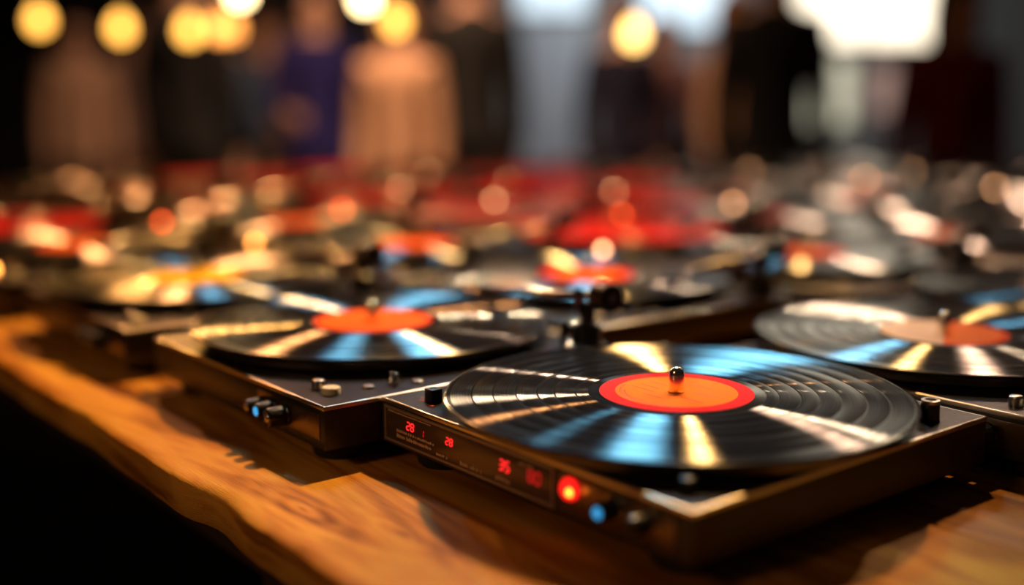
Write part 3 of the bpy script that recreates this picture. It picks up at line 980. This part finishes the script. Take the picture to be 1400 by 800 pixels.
def person(px, D, height, yaw, label, top, bottom, hair, hair_len=0.10, arms=('down', 'down'), lean=0.0, skirt=False, long_top=0.0):
    """yaw 0 faces the camera"""
    pt = at(px, 127, D)
    s = height / 1.70
    root = empty('person', (pt.x, pt.y, 0), yaw)
    tag(root, label, 'person', 'visitors standing behind the tables')
    lz = lambda z: -lean * max(0.0, z - 0.95)       # a lean carries the upper body towards -y
    S = lambda x, y, z: (x * s, (y + lz(z)) * s, z * s)
    b = Bones()
    pel = b.add(S(0, 0, 0.95), (0.135 * s, 0.10 * s))
    waist = b.add(S(0, 0, 1.10), (0.120 * s, 0.085 * s), pel)
    chest = b.add(S(0, 0, 1.28), (0.145 * s, 0.10 * s), waist)
    nb = b.add(S(0, 0.01, 1.41), (0.085 * s, 0.07 * s), chest)
    nk = b.add(S(0, 0, 1.475), 0.050 * s, nb)
    jaw = b.add(S(0, -0.022, 1.535), (0.060 * s, 0.068 * s), nk)
    hd = b.add(S(0, -0.010, 1.60), (0.074 * s, 0.088 * s), jaw)
    tp = b.add(S(0, -0.004, 1.655), (0.058 * s, 0.070 * s), hd)
    elbows = []
    for sx, pose in zip((-1, 1), arms):
        sh = b.add(S(sx * 0.150, 0.005, 1.385), 0.056 * s, nb)
        if pose == 'down':
            el, wr, d = S(sx * 0.190, 0.015, 1.10), S(sx * 0.195, -0.05, 0.85), Vector((0.02 * sx, -0.15, -1))
        elif pose == 'forward':
            el, wr, d = S(sx * 0.215, -0.02, 1.11), S(sx * 0.14, -0.24, 1.06), Vector((-0.3 * sx, -1, -0.1))
        else:  # raised
            el, wr, d = S(sx * 0.235, -0.06, 1.15), S(sx * 0.12, -0.16, 1.36), Vector((-0.4 * sx, -0.2, 1))
        el_i = b.add(el, 0.042 * s, sh)
        fo = b.add(tuple((Vector(el) * 0.55 + Vector(wr) * 0.45)), 0.038 * s, el_i)
        wr_i = b.add(wr, (0.027 * s, 0.023 * s), fo)
        d.normalize()
        side = Vector((0, 1, 0)).cross(d)
        if side.length < 0.2:
            side = Vector((1, 0, 0))
        side = d.cross(Vector((sx, 0.001, 0))).normalized()
        palm = b.add(tuple(Vector(wr) + d * 0.055 * s), (0.036 * s, 0.018 * s), wr_i)
        inward = Vector((-sx, 0, 0))
        for fi, ln in enumerate((0.066, 0.076, 0.070, 0.054)):
            o = side * (0.027 - 0.018 * fi) * s
            k0 = Vector(wr) + d * 0.090 * s + o
            i0 = b.add(tuple(k0), 0.010 * s, palm)
            k1 = k0 + d * ln * 0.5 * s + inward * 0.006 * s
            i1 = b.add(tuple(k1), 0.0088 * s, i0)
            b.add(tuple(k1 + d * ln * 0.45 * s + inward * 0.016 * s), 0.0076 * s, i1)
        t0 = Vector(wr) + d * 0.035 * s + side * 0.030 * s
        i0 = b.add(tuple(t0), 0.0115 * s, palm)
        i1 = b.add(tuple(t0 + (d * 0.03 + side * 0.020 + inward * 0.006) * s), 0.0105 * s, i0)
        b.add(tuple(t0 + (d * 0.055 + side * 0.024 + inward * 0.016) * s), 0.009 * s, i1)
        elbows.append((sh, el, wr))
    for sx in (-1, 1):
        hp = b.add(S(sx * 0.088, 0, 0.87), 0.088 * s, pel)
        kn = b.add(S(sx * 0.098, -0.012, 0.49), 0.058 * s, hp)
        cf = b.add(S(sx * 0.100, 0.015, 0.34), 0.054 * s, kn)
        an = b.add(S(sx * 0.100, 0.020, 0.085), 0.036 * s, cf)
        b.add(S(sx * 0.108, -0.11, 0.035), (0.036 * s, 0.024 * s), an)
    # nose and ears grow out of the same surface
    b.add(S(0, -0.112, 1.578), 0.013 * s, hd)
    for sx in (-1, 1):
        b.add(S(sx * 0.084, 0.004, 1.583), (0.010 * s, 0.020 * s), hd)
    link('body', skin_mesh('body', b.v, b.e, b.r, SKIN), root)
    # top
    c = Bones()
    g = 1.16
    p0 = c.add(S(0, 0, 1.10), (0.140 * s, 0.105 * s))
    p1 = c.add(S(0, 0, 0.94 - long_top * 0.5), (0.162 * s, 0.130 * s), p0)
    if not long_top:
        c.add(S(0, 0, 0.84), (0.172 * s, 0.138 * s), p1)
    if long_top:
        c.add(S(0, 0, 0.90 - long_top), (0.185 * s, 0.150 * s), p1)
    p2 = c.add(S(0, 0, 1.28), (0.148 * s, 0.112 * s), p0)
    p3 = c.add(S(0, 0.01, 1.395), (0.125 * s, 0.098 * s), p2)
    p4 = c.add(S(0, 0.008, 1.440), (0.088 * s, 0.078 * s), p3)
    c.add(S(0, 0.004, 1.475), (0.066 * s, 0.064 * s), p4)
    for sx, (shi, el, wr) in zip((-1, 1), elbows):
        q = c.add(S(sx * 0.150, 0.005, 1.385), 0.068 * s, p3)
        q = c.add(el, 0.048 * s, q)
        c.add(tuple(Vector(el) * 0.12 + Vector(wr) * 0.88), 0.042 * s, q)
    link('top', skin_mesh('top', c.v, c.e, c.r, top), root)
    # trousers or skirt
    t = Bones()
    q0 = t.add(S(0, 0, 0.96), (0.130 * s, 0.100 * s) if long_top else (0.152 * s, 0.120 * s))
    if not long_top:
        t.add(S(0, 0, 1.07), (0.142 * s, 0.108 * s), q0)
    if skirt:
        q = t.add(S(0, 0, 0.75), (0.165 * s, 0.130 * s), q0)
        t.add(S(0, 0, 0.42), (0.21 * s, 0.18 * s), q)
    else:
        for sx in (-1, 1):
            q = t.add(S(sx * 0.090, 0, 0.86), 0.102 * s, q0)
            q = t.add(S(sx * 0.100, -0.008, 0.49), 0.075 * s, q)
            t.add(S(sx * 0.102, 0.018, 0.10), 0.060 * s, q)
    link('skirt' if skirt else 'trousers', skin_mesh('trousers', t.v, t.e, t.r, bottom), root)
    # shoes
    for sx in (-1, 1):
        f = Bones()
        a = f.add(S(sx * 0.100, 0.035, 0.050), (0.044 * s, 0.046 * s))
        a = f.add(S(sx * 0.105, -0.06, 0.040), (0.044 * s, 0.036 * s), a)
        f.add(S(sx * 0.110, -0.135, 0.032), (0.040 * s, 0.028 * s), a)
        link('shoe', skin_mesh('shoe', f.v, f.e, f.r, M['rubber']), root)
    # hair: a cap over the crown with strands falling to its length
    bm = bmesh.new()
    hc = Vector(S(0, 0.008, 1.612))
    seg, rows = 28, 12
    rings = []
    for i in range(rows + 1):
        th = math.pi * 0.5 * i / 7
        ring = []
        for k in range(seg):
            a = 2 * math.pi * k / seg
            x, y = math.cos(a), math.sin(a)
            frontness = max(0.0, -y)
            wob = 1 + 0.035 * math.sin(a * 9 + i) + 0.02 * math.sin(a * 5)
            if i <= 7:
                r_ = math.sin(th)
                z = 0.098 * math.cos(th) + frontness * 0.055 * (i / 7) ** 2
                pp = (0.086 * r_ * x * wob, 0.099 * r_ * y * wob - 0.004, z)
            else:
                f = (i - 7) / (rows - 7)
                drop = hair_len * f * (1 - frontness) ** 0.7
                pp = (0.086 * x * wob * (1 + 0.15 * f - 0.22 * f * f), 0.099 * y * wob * (1 - 0.06 * f) - 0.004 + 0.012 * frontness, frontness * 0.055 - drop)
            ring.append(bm.verts.new((hc.x + pp[0] * s, hc.y + pp[1] * s, hc.z + pp[2] * s)))
        rings.append(ring)
    for a_, b_ in zip(rings, rings[1:]):
        for k in range(seg):
            try:
                bm.faces.new((a_[k], a_[(k + 1) % seg], b_[(k + 1) % seg], b_[k]))
            except ValueError:
                pass
    bmesh.ops.remove_doubles(bm, verts=bm.verts[:], dist=0.0005)
    link('hair', finish('hair', bm, hair, True, 80), root)
    for sx in (-1, 1):
        link('eye', cached('eye', lambda: lathe_mesh('eye', [(0, -0.008), (0.0045, -0.0066), (0.0072, -0.003), (0.008, 0), (0.0072, 0.003), (0.0045, 0.0066), (0, 0.008)], EYE, 16, ang=80)), root, S(sx * 0.031, -0.086, 1.600))
    link('lips', cached('lips', lambda: lathe_mesh('lips', [(0, -0.006), (0.012, -0.004), (0.019, 0), (0.012, 0.004), (0, 0.006)], LIP, 20, ang=80)), root, S(0, -0.088, 1.535))
    return root


def cloth(name, c):
    return mat(name, c, 0.85, spec=0.2, bump=0.3, bscale=60)


C_BEIGE = cloth('beige_knit', (0.50, 0.30, 0.20))
C_BROWN = cloth('brown_cloth', (0.20, 0.10, 0.06))
C_ROSE = cloth('dusty_rose_cloth', (0.40, 0.24, 0.21))
C_BLACK = cloth('black_cloth', (0.012, 0.011, 0.011))
C_NAVY = cloth('navy_cloth', (0.016, 0.013, 0.09))
C_DNAVY = cloth('dark_navy_cloth', (0.016, 0.016, 0.035))
C_TAN = cloth('tan_cloth', (0.52, 0.29, 0.17))
C_RED = cloth('dark_red_knit', (0.22, 0.016, 0.014))
C_BLUE = cloth('slate_blue_cloth', (0.05, 0.08, 0.14))
C_MAUVE = cloth('mauve_cloth', (0.24, 0.12, 0.13))
H_DARK = cloth('dark_brown_hair', (0.018, 0.010, 0.007))
H_BROWN = cloth('brown_hair', (0.24, 0.11, 0.05))
H_BLACK = cloth('black_hair', (0.007, 0.006, 0.006))

person(110, 6.2, 1.58, 0.4, 'person in a beige knit with long dark hair at far left', C_BEIGE, C_BLACK, H_DARK, 0.30, ('down', 'down'), long_top=0.15)
person(190, 6.9, 1.62, -0.5, 'person in a dusty rose top beside the beige knit', C_ROSE, C_BROWN, H_BROWN, 0.22)
person(258, 5.0, 1.76, 2.9, 'broad person in black left of the one in slate blue', C_BLACK, C_BLACK, H_BLACK, 0.06)
person(312, 6.4, 1.62, 0.3, 'person in slate blue half hidden behind black-clad neighbours', C_BLUE, C_BLACK, H_BLACK, 0.08)
person(366, 6.8, 1.60, 1.0, 'person in brown cloth between the slate blue and the navy ones', C_BROWN, C_BLACK, H_BROWN, 0.14)
person(435, 5.8, 1.70, 0.2, 'person in an indigo navy top and trousers', C_NAVY, C_NAVY, H_DARK, 0.12, ('forward', 'down'))
person(545, 4.9, 1.56, -0.25, 'person in a long tan dress top with brown hair', C_TAN, C_BROWN, H_BROWN, 0.24, ('down', 'down'), long_top=0.22, skirt=True)
person(645, 5.1, 1.78, 3.3, 'tall person in black right of the tan dress top', C_BLACK, C_BLACK, H_BLACK, 0.05)
person(850, 5.6, 1.62, 0.2, 'person in dark navy under the lone golden bulb', C_DNAVY, C_DNAVY, H_DARK, 0.08)
person(905, 6.3, 1.58, -0.4, 'person in mauve beside the dark navy one', C_MAUVE, C_BLACK, H_BROWN, 0.18)
person(1000, 5.4, 1.62, 0.8, 'person in a tan top partly behind the tall black-clad one', C_TAN, C_BROWN, H_BROWN, 0.20)
person(1055, 4.5, 1.74, 2.8, 'tall person in black left of the dark red top', C_BLACK, C_BLACK, H_DARK, 0.07)
person(1302, 3.95, 1.56, 0.1, 'person in a dark red knit top at right', C_RED, C_BLACK, H_DARK, 0.24, ('down', 'down'))
